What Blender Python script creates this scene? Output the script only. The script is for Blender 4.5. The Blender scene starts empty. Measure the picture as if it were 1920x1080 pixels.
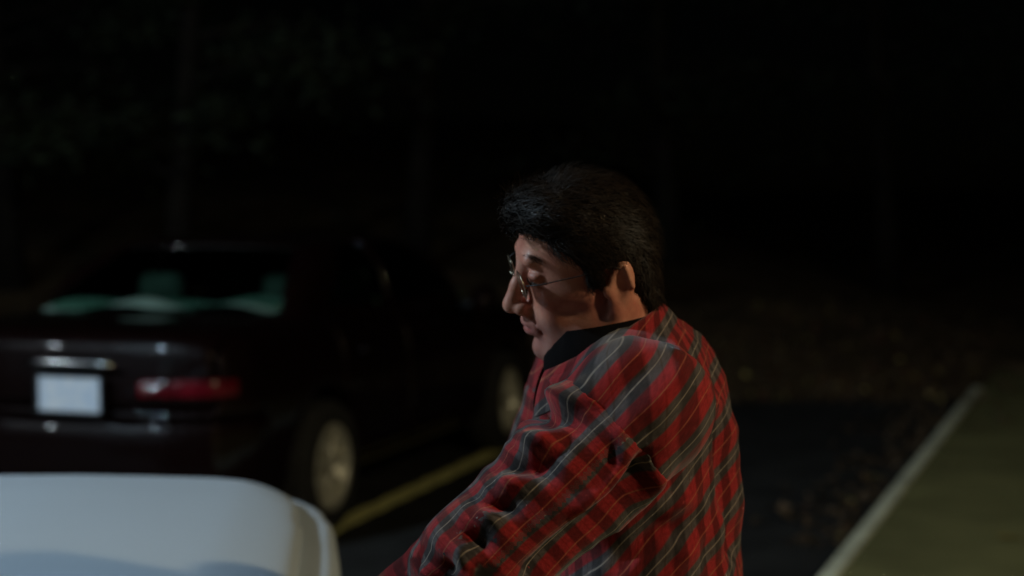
import bpy, math, random
import numpy as np
from mathutils import Vector, Matrix

scene = bpy.context.scene
COL = scene.collection
R = math.radians

# ------------------------------------------------------------------ camera
FPX = 3000.0                      # focal length in pixels of the 1920 px wide photograph
CAM = np.array((0.0, 0.0, 1.55))
PITCH = R(3.05)
cam_data = bpy.data.cameras.new("camera")
cam = bpy.data.objects.new("camera", cam_data)
COL.objects.link(cam)
cam.location = CAM
cam.rotation_euler = (R(90) - PITCH, 0, 0)
cam_data.sensor_width = 36
cam_data.lens = 36 * FPX / 1920
cam_data.clip_start = 0.05
cam_data.clip_end = 500
cam_data.dof.use_dof = True
cam_data.dof.focus_distance = 1.90
cam_data.dof.aperture_fstop = 2.8
scene.camera = cam

# ------------------------------------------------------------------ night sky, faint moon
world = bpy.data.worlds.new("World")
scene.world = world
world.use_nodes = True
wn = world.node_tree
wn.nodes.clear()
wo = wn.nodes.new("ShaderNodeOutputWorld")
bg = wn.nodes.new("ShaderNodeBackground")
sky = wn.nodes.new("ShaderNodeTexSky")
sky.sky_type = 'NISHITA'
sky.sun_disc = False
sky.sun_elevation = R(12)
sky.sun_rotation = R(200)
bg.inputs['Strength'].default_value = 0.00007
wn.links.new(sky.outputs['Color'], bg.inputs['Color'])
wn.links.new(bg.outputs['Background'], wo.inputs['Surface'])

moon = bpy.data.lights.new("moon", 'SUN')
moon.energy = 0.004
moon.angle = R(0.5)
moon.color = (0.8, 0.88, 1.0)
moon_ob = bpy.data.objects.new("moon", moon)
COL.objects.link(moon_ob)
moon_ob.rotation_euler = (R(60), 0, R(-20))

LAMP_COOL = (-4.6, 2.4, 4.0)     # cool white street lamp, behind the camera on the left
LAMP_WARM = (3.7, -0.2, 4.1)       # yellowish street lamp by the pavement on the right
COOL_W, WARM_W = 600.0, 400.0
COOL_C, WARM_C = (0.62, 0.83, 1.0), (1.0, 0.83, 0.52)

scene.view_settings.view_transform = 'Standard'
scene.view_settings.look = 'None'
scene.view_settings.exposure = 0.0
scene.view_settings.gamma = 1.0
scene.view_settings.use_curve_mapping = False
scene.render.engine = 'CYCLES'
scene.cycles.use_denoising = True
scene.cycles.max_bounces = 6

# ------------------------------------------------------------------ helpers
def at(px, py, d):
    """point at distance d along the lens axis seen at pixel px,py of the 1920 px photograph"""
    c, s = math.cos(PITCH), math.sin(PITCH)
    u, v = (px - 960) / FPX, (540 - py) / FPX
    return np.array((CAM[0] + d * u, CAM[1] + d * (c + v * s), CAM[2] + d * (-s + v * c)))

def tag(o, label=None, cat=None, group=None, kind=None):
    if label: o['label'] = label
    if cat: o['category'] = cat
    if group: o['group'] = group
    if kind: o['kind'] = kind
    return o

def empty(name, loc=(0, 0, 0), rz=0.0):
    o = bpy.data.objects.new(name, None)
    o.location = loc
    o.rotation_euler = (0, 0, rz)
    o.empty_display_size = 0.2
    COL.objects.link(o)
    return o

def mesh_obj(name, verts, faces, m, parent=None, smooth=True):
    me = bpy.data.meshes.new(name)
    if isinstance(verts, np.ndarray): verts = verts.tolist()
    if isinstance(faces, np.ndarray): faces = faces.tolist()
    me.from_pydata(verts, [], faces)
    if smooth:
        me.polygons.foreach_set('use_smooth', np.ones(len(me.polygons), dtype=bool))
    if m: me.materials.append(m)
    me.update()
    o = bpy.data.objects.new(name, me)
    COL.objects.link(o)
    if parent: o.parent = parent
    return o

class MB:
    """collects boxes, tubes and lathes, then links them as one mesh object"""
    def __init__(s): s.v, s.f = [], []
    def add(s, v, f):
        n = len(s.v)
        s.v += [tuple(map(float, p)) for p in v]
        s.f += [tuple(int(i) + n for i in q) for q in f]
        return s
    def box(s, c, h, rot=None, bev=0.0):
        cx, cy, cz = c; hx, hy, hz = h
        b = min(bev, hx * .9, hy * .9, hz * .9)
        pts = []
        if b <= 0:
            for z in (-hz, hz):
                for x, y in ((-hx, -hy), (hx, -hy), (hx, hy), (-hx, hy)): pts.append((x, y, z))
            fs = [(3, 2, 1, 0), (4, 5, 6, 7), (0, 1, 5, 4), (1, 2, 6, 5), (2, 3, 7, 6), (3, 0, 4, 7)]
        else:
            rings = ((-hz, b), (-hz + b, 0), (hz - b, 0), (hz, b))
            for z, i in rings:
                X, Y = hx - i, hy - i
                k = b if i == 0 else b * .4
                for x, y in ((-X + k, -Y), (X - k, -Y), (X, -Y + k), (X, Y - k), (X - k, Y), (-X + k, Y), (-X, Y - k), (-X, -Y + k)):
                    pts.append((x, y, z))
            fs = [tuple(reversed(range(8))), tuple(range(24, 32))]
            for r in range(3):
                for j in range(8):
                    fs.append((r * 8 + j, r * 8 + (j + 1) % 8, (r + 1) * 8 + (j + 1) % 8, (r + 1) * 8 + j))
        if rot is not None: pts = [tuple(rot @ Vector(p)) for p in pts]
        return s.add([(x + cx, y + cy, z + cz) for x, y, z in pts], fs)
    def tube(s, path, radii, n=8, cap=True):
        path = [Vector(p) for p in path]
        if not hasattr(radii, '__len__'): radii = [radii] * len(path)
        v, f = [], []
        up = Vector((0.31, 0.17, 0.93))
        for i, p in enumerate(path):
            t = (path[min(i + 1, len(path) - 1)] - path[max(i - 1, 0)]).normalized()
            a = t.cross(up)
            if a.length < 1e-3: a = t.cross(Vector((1, 0, 0)))
            a.normalize(); b = t.cross(a)
            for j in range(n):
                q = 2 * math.pi * j / n
                v.append(p + (a * math.cos(q) + b * math.sin(q)) * radii[i])
        for i in range(len(path) - 1):
            for j in range(n):
                f.append((i * n + j, i * n + (j + 1) % n, (i + 1) * n + (j + 1) % n, (i + 1) * n + j))
        if cap:
            f.append(tuple(reversed(range(n)))); f.append(tuple(range((len(path) - 1) * n, len(path) * n)))
        return s.add(v, f)
    def lathe(s, prof, n=32, axis='y', c=(0, 0, 0)):
        """prof: (radius, offset along axis)"""
        v, f = [], []
        for r, o in prof:
            for j in range(n):
                q = 2 * math.pi * j / n
                a, b = r * math.cos(q), r * math.sin(q)
                p = (a, o, b) if axis == 'y' else ((a, b, o) if axis == 'z' else (o, a, b))
                v.append((p[0] + c[0], p[1] + c[1], p[2] + c[2]))
        for i in range(len(prof) - 1):
            for j in range(n):
                f.append((i * n + j, i * n + (j + 1) % n, (i + 1) * n + (j + 1) % n, (i + 1) * n + j))
        return s.add(v, f)
    def build(s, name, m, parent=None, smooth=True):
        return mesh_obj(name, s.v, s.f, m, parent, smooth)

# ---- value noise on numpy points
_rng = np.random.default_rng(7)
_lat = _rng.random((32, 32, 32)).astype(np.float32)
def vnoise(P):
    P = np.asarray(P, dtype=np.float64)
    i = np.floor(P).astype(int); f = P - i
    f = f * f * (3 - 2 * f)
    def g(a, b, c): return _lat[(i[:, 0] + a) % 32, (i[:, 1] + b) % 32, (i[:, 2] + c) % 32]
    x, y, z = f[:, 0], f[:, 1], f[:, 2]
    c00 = g(0, 0, 0) * (1 - x) + g(1, 0, 0) * x; c10 = g(0, 1, 0) * (1 - x) + g(1, 1, 0) * x
    c01 = g(0, 0, 1) * (1 - x) + g(1, 0, 1) * x; c11 = g(0, 1, 1) * (1 - x) + g(1, 1, 1) * x
    return (c00 * (1 - y) + c10 * y) * (1 - z) + (c01 * (1 - y) + c11 * y) * z - .5

# ---- distance fields and surface nets
def smin(a, b, k):
    if k <= 0: return np.minimum(a, b)
    h = np.maximum(k - np.abs(a - b), 0) / k
    return np.minimum(a, b) - h * h * k * .25
def smax(a, b, k): return -smin(-a, -b, k)

def d_cone(X, Y, Z, a, b, ra, rb):
    ab = np.subtract(b, a); L2 = float(ab @ ab) or 1e-9
    t = np.clip(((X - a[0]) * ab[0] + (Y - a[1]) * ab[1] + (Z - a[2]) * ab[2]) / L2, 0, 1)
    return np.sqrt((X - a[0] - t * ab[0]) ** 2 + (Y - a[1] - t * ab[1]) ** 2 + (Z - a[2] - t * ab[2]) ** 2) - (ra + t * (rb - ra))

def d_ell(X, Y, Z, c, r, M=None):
    x, y, z = X - c[0], Y - c[1], Z - c[2]
    if M is not None:
        x, y, z = (M[0][0] * x + M[0][1] * y + M[0][2] * z, M[1][0] * x + M[1][1] * y + M[1][2] * z, M[2][0] * x + M[2][1] * y + M[2][2] * z)
    k0 = np.sqrt((x / r[0]) ** 2 + (y / r[1]) ** 2 + (z / r[2]) ** 2)
    k1 = np.sqrt((x / r[0] ** 2) ** 2 + (y / r[1] ** 2) ** 2 + (z / r[2] ** 2) ** 2)
    return k0 * (k0 - 1) / np.maximum(k1, 1e-6)

def d_poly(A, B, pts):
    """signed distance to a polygon in the plane, on broadcastable arrays"""
    P = np.asarray(pts, float)
    A, B = np.broadcast_arrays(A, B)
    d = np.full(A.shape, 1e9); s = np.ones(A.shape)
    n = len(P)
    for i in range(n):
        a, b = P[i], P[i - 1]
        ex, ey = b - a
        wx, wy = A - a[0], B - a[1]
        t = np.clip((wx * ex + wy * ey) / (ex * ex + ey * ey), 0, 1)
        d = np.minimum(d, (wx - ex * t) ** 2 + (wy - ey * t) ** 2)
        c1 = B >= a[1]; c2 = B < b[1]; c3 = ex * wy > ey * wx
        flip = (c1 & c2 & c3) | (~c1 & ~c2 & ~c3)
        s = np.where(flip, -s, s)
    return (s * np.sqrt(d)).astype(np.float32)

class Field:
    def __init__(s, xs, ys, zs):
        s.xs, s.ys, s.zs = (np.asarray(a, np.float32) for a in (xs, ys, zs))
        s.D = np.full((len(xs), len(ys), len(zs)), 1.0, np.float32)
    def _sl(s, lo, hi):
        out = []
        for a, l, h in zip((s.xs, s.ys, s.zs), lo, hi):
            i, j = np.searchsorted(a, l), np.searchsorted(a, h)
            out.append(slice(max(i - 1, 0), min(j + 1, len(a))))
        return tuple(out)
    def _apply(s, lo, hi, fn, k, op):
        sl = s._sl(lo, hi)
        X = s.xs[sl[0]][:, None, None]; Y = s.ys[sl[1]][None, :, None]; Z = s.zs[sl[2]][None, None, :]
        if 0 in (X.size, Y.size, Z.size): return
        d = fn(X, Y, Z).astype(np.float32)
        if op == 'u': s.D[sl] = smin(s.D[sl], d, k)
        else: s.D[sl] = smax(s.D[sl], -d, k)
    def cone(s, a, b, ra, rb, k=.02, op='u'):
        a, b = np.asarray(a, float), np.asarray(b, float)
        m = max(ra, rb) + k + .03
        s._apply(np.minimum(a, b) - m, np.maximum(a, b) + m, lambda X, Y, Z: d_cone(X, Y, Z, a, b, ra, rb), k, op)
    def ell(s, c, r, k=.02, M=None, op='u'):
        c = np.asarray(c, float); m = max(r) + k + .03
        s._apply(c - m, c + m, lambda X, Y, Z: d_ell(X, Y, Z, c, r, M), k, op)

def nets(D, xs, ys, zs):
    S = D < 0
    nx, ny, nz = D.shape
    cnt = np.zeros((nx - 1, ny - 1, nz - 1), np.int8)
    for a in (0, 1):
        for b in (0, 1):
            for c in (0, 1):
                cnt += S[a:nx - 1 + a, b:ny - 1 + b, c:nz - 1 + c]
    I, J, K = np.nonzero((cnt > 0) & (cnt < 8))
    idx = np.full(cnt.shape, -1, np.int32); idx[I, J, K] = np.arange(len(I))
    acc = np.zeros((len(I), 3)); num = np.zeros(len(I))
    X, Y, Z = (np.asarray(a, np.float64) for a in (xs, ys, zs))
    corners = [(a, b, c) for a in (0, 1) for b in (0, 1) for c in (0, 1)]
    for p in corners:
        for ax in range(3):
            if p[ax]: continue
            q = list(p); q[ax] = 1
            d0 = D[I + p[0], J + p[1], K + p[2]].astype(np.float64); d1 = D[I + q[0], J + q[1], K + q[2]].astype(np.float64)
            m = (d0 < 0) != (d1 < 0)
            t = np.where(m, d0 / np.where(m, d0 - d1, 1), 0)
            P0 = np.stack((X[I + p[0]], Y[J + p[1]], Z[K + p[2]]), 1)
            P1 = np.stack((X[I + q[0]], Y[J + q[1]], Z[K + q[2]]), 1)
            acc += np.where(m[:, None], P0 + (P1 - P0) * t[:, None], 0); num += m
    V = acc / num[:, None]
    F = []
    def quads(m, sh, A, B, C, E):
        i, j, k = np.nonzero(m)
        i, j, k = i + sh[0], j + sh[1], k + sh[2]
        fl = S[i, j, k]
        q = np.stack([idx[i + o[0], j + o[1], k + o[2]] for o in (A, B, C, E)], 1)
        q[~fl] = q[~fl][:, ::-1]
        F.append(q)
    quads(S[:-1, 1:-1, 1:-1] != S[1:, 1:-1, 1:-1], (0, 1, 1), (0, -1, -1), (0, 0, -1), (0, 0, 0), (0, -1, 0))
    quads(S[1:-1, :-1, 1:-1] != S[1:-1, 1:, 1:-1], (1, 0, 1), (-1, 0, -1), (-1, 0, 0), (0, 0, 0), (0, 0, -1))
    quads(S[1:-1, 1:-1, :-1] != S[1:-1, 1:-1, 1:], (1, 1, 0), (-1, -1, 0), (0, -1, 0), (0, 0, 0), (-1, 0, 0))
    return V, np.concatenate(F)

def relax(V, F, it=2, lam=.5):
    e = np.concatenate([F[:, [0, 1]], F[:, [1, 2]], F[:, [2, 3]], F[:, [3, 0]]])
    for _ in range(it):
        acc = np.zeros_like(V); n = np.zeros(len(V))
        for a, b in ((0, 1), (1, 0)):
            for c in range(3): acc[:, c] += np.bincount(e[:, a], V[e[:, b], c], len(V))
            n += np.bincount(e[:, a], minlength=len(V))
        V = V + lam * (acc / np.maximum(n, 1)[:, None] - V)
    return V

def normals(V, F):
    n = np.cross(V[F[:, 2]] - V[F[:, 0]], V[F[:, 3]] - V[F[:, 1]])
    N = np.zeros_like(V)
    for c in range(3):
        for j in range(4): N[:, c] += np.bincount(F[:, j], n[:, c], len(V))
    return N / np.maximum(np.linalg.norm(N, axis=1), 1e-12)[:, None]

# ------------------------------------------------------------------ materials
def nmat(name):
    m = bpy.data.materials.new(name); m.use_nodes = True
    nt = m.node_tree
    return m, nt, nt.nodes['Principled BSDF']

def sock(b, **kw):
    for k, v in kw.items():
        k = k.replace('_', ' ')
        if k in b.inputs: b.inputs[k].default_value = v

def mat(name, col, rough=.5, metal=0.0, noise=0.0, scale=8.0, bump=0.0, bscale=40.0, coat=0.0, spec=.5, c2=None, detail=6):
    """colour broken by noise, optional fine bump"""
    m, nt, b = nmat(name)
    sock(b, Roughness=rough, Metallic=metal, Coat_Weight=coat, Coat_Roughness=.04, Specular_IOR_Level=spec)
    b.inputs['Base Color'].default_value = (*col, 1)
    tc = nt.nodes.new('ShaderNodeTexCoord')
    if noise or c2:
        n = nt.nodes.new('ShaderNodeTexNoise'); n.inputs['Scale'].default_value = scale; n.inputs['Detail'].default_value = detail
        r = nt.nodes.new('ShaderNodeValToRGB')
        r.color_ramp.elements[0].position = .3; r.color_ramp.elements[1].position = .7
        a = tuple(max(0, c * (1 - noise)) for c in col); z = c2 or tuple(min(1, c * (1 + noise)) for c in col)
        r.color_ramp.elements[0].color = (*a, 1); r.color_ramp.elements[1].color = (*z, 1)
        nt.links.new(tc.outputs['Object'], n.inputs['Vector'])
        nt.links.new(n.outputs['Fac'], r.inputs['Fac'])
        nt.links.new(r.outputs['Color'], b.inputs['Base Color'])
    if bump:
        n2 = nt.nodes.new('ShaderNodeTexNoise'); n2.inputs['Scale'].default_value = bscale; n2.inputs['Detail'].default_value = 8
        bp = nt.nodes.new('ShaderNodeBump'); bp.inputs['Strength'].default_value = bump; bp.inputs['Distance'].default_value = .01
        nt.links.new(tc.outputs['Object'], n2.inputs['Vector'])
        nt.links.new(n2.outputs['Fac'], bp.inputs['Height'])
        nt.links.new(bp.outputs['Normal'], b.inputs['Normal'])
    return m

def glass_mat(name, tint, clear=.75, rough=.02):
    m = bpy.data.materials.new(name); m.use_nodes = True
    nt = m.node_tree; nt.nodes.clear()
    o = nt.nodes.new('ShaderNodeOutputMaterial'); mx = nt.nodes.new('ShaderNodeMixShader')
    tr = nt.nodes.new('ShaderNodeBsdfTransparent'); gl = nt.nodes.new('ShaderNodeBsdfGlossy')
    fr = nt.nodes.new('ShaderNodeFresnel'); fr.inputs['IOR'].default_value = 1.5
    tr.inputs['Color'].default_value = (*tint, 1); gl.inputs['Roughness'].default_value = rough
    nt.links.new(fr.outputs['Fac'], mx.inputs['Fac'])
    nt.links.new(tr.outputs['BSDF'], mx.inputs[1]); nt.links.new(gl.outputs['BSDF'], mx.inputs[2])
    nt.links.new(mx.outputs['Shader'], o.inputs['Surface'])
    return m

M = {}
M['asphalt'] = mat('asphalt', (.022, .022, .021), .9, noise=.45, scale=3, bump=.5, bscale=120, spec=.25)
M['concrete'] = mat('pavement_concrete', (.205, .195, .08), .9, noise=.22, scale=2.2, bump=.35, bscale=90, spec=.2)
M['kerb'] = mat('kerb_concrete', (.76, .76, .56), .9, noise=.25, scale=5, bump=.3, bscale=60, spec=.2)
M['soil'] = mat('leafy_soil', (.12, .08, .04), 1, noise=.6, scale=1.3, bump=.8, bscale=14, spec=.1)
M['yellow'] = mat('worn_yellow_paint', (.88, .82, .34), .8, noise=.25, scale=9, bump=.3, bscale=120, spec=.2)
M['bark'] = mat('bark', (.016, .013, .01), .95, noise=.4, scale=7, bump=.8, bscale=18, spec=.1)
def leaf_mat(name, c, c2):
    m = mat(name, c, .7, noise=.35, scale=1.7, c2=c2, spec=.25)
    return m
M['leaf_dark'] = leaf_mat('dark_needles', (.011, .017, .007), (.02, .028, .012))
M['leaf_mid'] = leaf_mat('green_leaves', (.018, .028, .011), (.034, .045, .02))
M['fall_brown'] = mat('brown_leaf', (.08, .05, .025), .75, noise=.4, scale=3)
M['fall_red'] = mat('red_leaf', (.15, .045, .025), .75, noise=.35, scale=12)
M['fall_yellow'] = mat('yellow_leaf', (.42, .33, .10), .75, noise=.3, scale=12)
M['maroon'] = mat('dark_maroon_paint', (.006, .0016, .0013), .35, coat=.6, noise=.1, scale=2, spec=.12)
M['white_paint'] = mat('white_car_paint', (.60, .675, .75), .5, coat=.15, noise=.03, scale=1.5)
M['black_trim'] = mat('black_trim', (.012, .012, .012), .55, noise=.2, scale=20)
M['tyre'] = mat('tyre_rubber', (.016, .016, .016), .85, noise=.25, scale=14, bump=.2, bscale=80)
M['alloy'] = mat('alloy', (.62, .61, .52), .42, metal=.45, noise=.12, scale=10)
M['chrome'] = mat('chrome', (.75, .75, .76), .16, metal=1.0, noise=.03, scale=10)
M['red_lens'] = mat('red_lens', (.045, .001, .002), .22, coat=1.0, scale=9, c2=(.17, .002, .010))
M['clear_lens'] = mat('clear_lens', (.16, .10, .09), .15, coat=1.0, noise=.15, scale=20)
M['plate'] = mat('plate_sheet', (.92, .94, .96), .5, noise=.02, scale=19, c2=(.66, .76, .90))
M['seat_cloth'] = mat('seat_cloth', (.06, .085, .07), .9, noise=.3, scale=12)
M['shelf_cloth'] = mat('green_shelf_cloth', (.14, .27, .20), .85, noise=.3, scale=5, c2=(.28, .40, .34))
M['car_glass'] = glass_mat('green_tinted_glass', (.62, .80, .70))
M['lens_glass'] = glass_mat('clear_lens_glass', (.93, .95, .93))
M['steel'] = mat('painted_steel', (.16, .17, .17), .5, metal=.3, noise=.2, scale=6)
M['wire'] = mat('gold_wire', (.42, .36, .26), .25, metal=1.0, noise=.08, scale=20)
M['trousers'] = mat('dark_cloth', (.02, .022, .03), .9, noise=.3, scale=30, bump=.3, bscale=250)
M['leather'] = mat('black_leather', (.015, .013, .012), .45, noise=.3, scale=18, bump=.2, bscale=70)
M['button'] = mat('shirt_button', (.25, .22, .2), .4, noise=.1, scale=30)
M['tee_shade'] = mat('undershirt_shade_black', (.006, .005, .005), 1.0, noise=.2, scale=30, spec=.05)  # tee cloth, its black also holds the shade below the jaw

def emit_mat(name, col, strength):
    m, nt, b = nmat(name)
    sock(b, Roughness=.3)
    b.inputs['Base Color'].default_value = (.8, .8, .8, 1)
    b.inputs['Emission Color'].default_value = (*col, 1)
    b.inputs['Emission Strength'].default_value = strength
    return m

# skin
m, nt, b = nmat('skin')
sock(b, Roughness=.48, Subsurface_Weight=.12, Subsurface_Scale=.006, Specular_IOR_Level=.4)
b.inputs['Subsurface Radius'].default_value = (1, .35, .2)
tc = nt.nodes.new('ShaderNodeTexCoord')
n1 = nt.nodes.new('ShaderNodeTexNoise'); n1.inputs['Scale'].default_value = 28; n1.inputs['Detail'].default_value = 6
r1 = nt.nodes.new('ShaderNodeValToRGB')
r1.color_ramp.elements[0].position = .32; r1.color_ramp.elements[0].color = (.47, .16, .105, 1)
r1.color_ramp.elements[1].position = .70; r1.color_ramp.elements[1].color = (.64, .30, .20, 1)
n2 = nt.nodes.new('ShaderNodeTexNoise'); n2.inputs['Scale'].default_value = 420; n2.inputs['Detail'].default_value = 3
bp = nt.nodes.new('ShaderNodeBump'); bp.inputs['Strength'].default_value = .16; bp.inputs['Distance'].default_value = .002
nt.links.new(tc.outputs['Object'], n1.inputs['Vector']); nt.links.new(n1.outputs['Fac'], r1.inputs['Fac'])
nt.links.new(r1.outputs['Color'], b.inputs['Base Color'])
nt.links.new(tc.outputs['Object'], n2.inputs['Vector']); nt.links.new(n2.outputs['Fac'], bp.inputs['Height'])
nt.links.new(bp.outputs['Normal'], b.inputs['Normal'])
tn = nt.nodes.new('ShaderNodeVertexColor'); tn.layer_name = 'tone'
tm = nt.nodes.new('ShaderNodeMix'); tm.data_type = 'RGBA'; tm.blend_type = 'MULTIPLY'; tm.inputs['Factor'].default_value = 1
nt.links.new(r1.outputs['Color'], tm.inputs['A']); nt.links.new(tn.outputs['Color'], tm.inputs['B'])
nt.links.new(tm.outputs['Result'], b.inputs['Base Color'])
M['skin'] = m
M['eye_white'] = mat('eye_white', (.10, .08, .07), .15, noise=.3, scale=60)

# hair
m, nt, b = nmat('dark_brown_hair')
sock(b, Roughness=.55, Specular_IOR_Level=.2)
tc = nt.nodes.new('ShaderNodeTexCoord')
n1 = nt.nodes.new('ShaderNodeTexNoise'); n1.inputs['Scale'].default_value = 90; n1.inputs['Detail'].default_value = 4
r1 = nt.nodes.new('ShaderNodeValToRGB')
r1.color_ramp.elements[0].position = .35; r1.color_ramp.elements[0].color = (.008, .005, .0032, 1)
r1.color_ramp.elements[1].position = .75; r1.color_ramp.elements[1].color = (.026, .0155, .009, 1)
nt.links.new(tc.outputs['Object'], n1.inputs['Vector']); nt.links.new(n1.outputs['Fac'], r1.inputs['Fac'])
nt.links.new(r1.outputs['Color'], b.inputs['Base Color'])
M['hair'] = m

# plaid flannel: UV in metres of cloth
def plaid_mat():
    m, nt, b = nmat('red_plaid_flannel')
    sock(b, Roughness=.9, Specular_IOR_Level=.15, Sheen_Weight=.15, Sheen_Roughness=.5)
    L = nt.links.new
    uv = nt.nodes.new('ShaderNodeUVMap'); uv.uv_map = 'cloth'
    sp = nt.nodes.new('ShaderNodeSeparateXYZ'); L(uv.outputs['UV'], sp.inputs[0])
    def frac(out, period):
        d = nt.nodes.new('ShaderNodeMath'); d.operation = 'DIVIDE'; d.inputs[1].default_value = period
        f = nt.nodes.new('ShaderNodeMath'); f.operation = 'FRACT'
        L(out, d.inputs[0]); L(d.outputs[0], f.inputs[0]); return f.outputs[0]
    def ramp(src, stops):
        r = nt.nodes.new('ShaderNodeValToRGB'); e = r.color_ramp.elements
        e[0].position, e[0].color = stops[0][0], (*stops[0][1], 1)
        e[1].position, e[1].color = stops[1][0], (*stops[1][1], 1)
        for p, c in stops[2:]:
            x = e.new(p); x.color = (*c, 1)
        L(src, r.inputs['Fac']); return r.outputs['Color']
    red, grey, cream, orange = (.30, .018, .020), (.082, .066, .064), (.24, .19, .15), (.33, .085, .045)
    v = frac(sp.outputs['Y'], .046)
    cv = ramp(v, [(0, red), (.226, red), (.240, orange), (.258, orange), (.272, red), (.52, red), (.57, grey), (.728, grey),
                  (.742, cream), (.758, cream), (.772, grey), (.90, grey), (.95, red)])
    u = frac(sp.outputs['X'], .034)
    one, drk, ln = (1, 1, 1), (.40, .40, .40), (.85, .72, .6)
    cu = ramp(u, [(0, one), (.225, one), (.24, ln), (.265, ln), (.28, one), (.45, one), (.55, drk), (.93, drk), (1, one)])
    mul = nt.nodes.new('ShaderNodeMix'); mul.data_type = 'RGBA'; mul.blend_type = 'MULTIPLY'; mul.inputs['Factor'].default_value = 1
    L(cv, mul.inputs['A']); L(cu, mul.inputs['B'])
    # the pale warp lines stay on top
    ln1 = ramp(v, [(0, (0, 0, 0)), (.222, (0, 0, 0)), (.238, (.6, .6, .6)), (.262, (.6, .6, .6)), (.278, (0, 0, 0)), (.722, (0, 0, 0)), (.738, (.85, .85, .85)), (.765, (.85, .85, .85)), (.782, (0, 0, 0)), (1, (0, 0, 0))])
    mx = nt.nodes.new('ShaderNodeMix'); mx.data_type = 'RGBA'
    L(ln1, mx.inputs['Factor']); L(mul.outputs['Result'], mx.inputs['A']); L(cv, mx.inputs['B'])
    nz = nt.nodes.new('ShaderNodeTexNoise'); nz.inputs['Scale'].default_value = 260; nz.inputs['Detail'].default_value = 3
    L(uv.outputs['UV'], nz.inputs['Vector'])
    nr = ramp(nz.outputs['Fac'], [(.3, (.72, .72, .72)), (.7, (1.18, 1.18, 1.18))])
    m2 = nt.nodes.new('ShaderNodeMix'); m2.data_type = 'RGBA'; m2.blend_type = 'MULTIPLY'; m2.inputs['Factor'].default_value = 1
    L(mx.outputs['Result'], m2.inputs['A']); L(nr, m2.inputs['B'])
    L(m2.outputs['Result'], b.inputs['Base Color'])
    bp = nt.nodes.new('ShaderNodeBump'); bp.inputs['Strength'].default_value = .25; bp.inputs['Distance'].default_value = .002
    L(nz.outputs['Fac'], bp.inputs['Height']); L(bp.outputs['Normal'], b.inputs['Normal'])
    return m
M['plaid'] = plaid_mat()

# ------------------------------------------------------------------ setting
random.seed(3); rng = np.random.default_rng(3)

def kerb_x(y): return 1.33 + (y - 6.64) * 0.3824          # road-side edge of the kerb top
ROAD_END = 12.5

def terrain():
    xs = np.concatenate([np.linspace(-160, -24, 12), np.linspace(-20, 24, 89), np.linspace(28, 160, 12)])
    ys = np.concatenate([np.linspace(-120, -10, 8), np.linspace(-6, 34, 81), np.linspace(38, 220, 20)])
    gx, gy = np.meshgrid(xs, ys, indexing='ij')
    P = np.stack((gx.ravel() * .35, gy.ravel() * .35, np.zeros(gx.size)), 1)
    n = vnoise(P).reshape(gx.shape) + .5 * vnoise(P * 2.7 + 9).reshape(gx.shape)
    rise = np.clip((gy - ROAD_END - .4 + np.clip(gx, -9, 3) * .12), 0, None)
    side = np.clip(1 - (gx - 1) / 6, .12, 1)
    z = -.035 + side * (rise * .13 - rise ** 2 * .0012 * (rise < 40)) * (rise > 0)
    z = np.minimum(z, 4.5) + n * .10 * np.clip(rise * .6, 0, 1)
    v = np.stack((gx.ravel(), gy.ravel(), z.ravel()), 1)
    ny = len(ys)
    i, j = np.meshgrid(np.arange(len(xs) - 1), np.arange(ny - 1), indexing='ij')
    a = (i * ny + j).ravel()
    return v, np.stack((a, a + ny, a + ny + 1, a + 1), 1), (xs, ys, z)
tv, tf, TG = terrain()
tag(mesh_obj('ground', tv, tf, M['soil']), kind='structure')
def ground_z(x, y):
    xs, ys, z = TG
    i = int(np.clip(np.searchsorted(xs, x) - 1, 0, len(xs) - 2)); j = int(np.clip(np.searchsorted(ys, y) - 1, 0, len(ys) - 2))
    a = (x - xs[i]) / (xs[i + 1] - xs[i]); c = (y - ys[j]) / (ys[j + 1] - ys[j])
    return float((z[i, j] * (1 - a) + z[i + 1, j] * a) * (1 - c) + (z[i, j + 1] * (1 - a) + z[i + 1, j + 1] * a) * c)

# asphalt: up to the kerb on the right, ragged far edge against the leaf bank
def asphalt():
    v, f = [], []
    n = 90
    for i in range(n + 1):
        t = i / n
        far = ROAD_END + .22 * math.sin(t * 37) * math.sin(t * 11) + .08 * math.sin(t * 171)
        xf = -22 + t * (22 + kerb_x(far) - .02)
        for y in (-12.0, far):
            x = -22 + t * (22 + kerb_x(y) - .02)
            v.append((x, y, 0.0))
    for i in range(n): f.append((2 * i, 2 * i + 2, 2 * i + 3, 2 * i + 1))
    return v, f
v, f = asphalt()
tag(mesh_obj('road', v, f, M['asphalt'], smooth=False), kind='structure')

# kerb: poured in lengths, chamfered road edge
def along(y, off, z):
    ux, uy = .3572, .9340
    return (kerb_x(y) + off * uy, y - off * ux, z)
kb = MB()
y = -8.8
while y < 11.5:
    y2 = y + 2.4
    prof = ((.0, -.05), (.010, .055), (.022, .072), (.085, .078), (.095, .073), (.095, -.05))
    v, f = [], []
    for yy in (y + .004, y2 - .004):
        for o, z in prof: v.append(along(yy, o, z + (.003 * math.sin(y * 3.1))))
    k = len(prof)
    for i in range(k - 1): f.append((i, i + 1, k + i + 1, k + i))
    f.append(tuple(range(k))); f.append(tuple(reversed(range(k, 2 * k))))
    kb.add(v, f); y = y2
tag(kb.build('kerb', M['kerb'], smooth=False), kind='structure')
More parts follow.
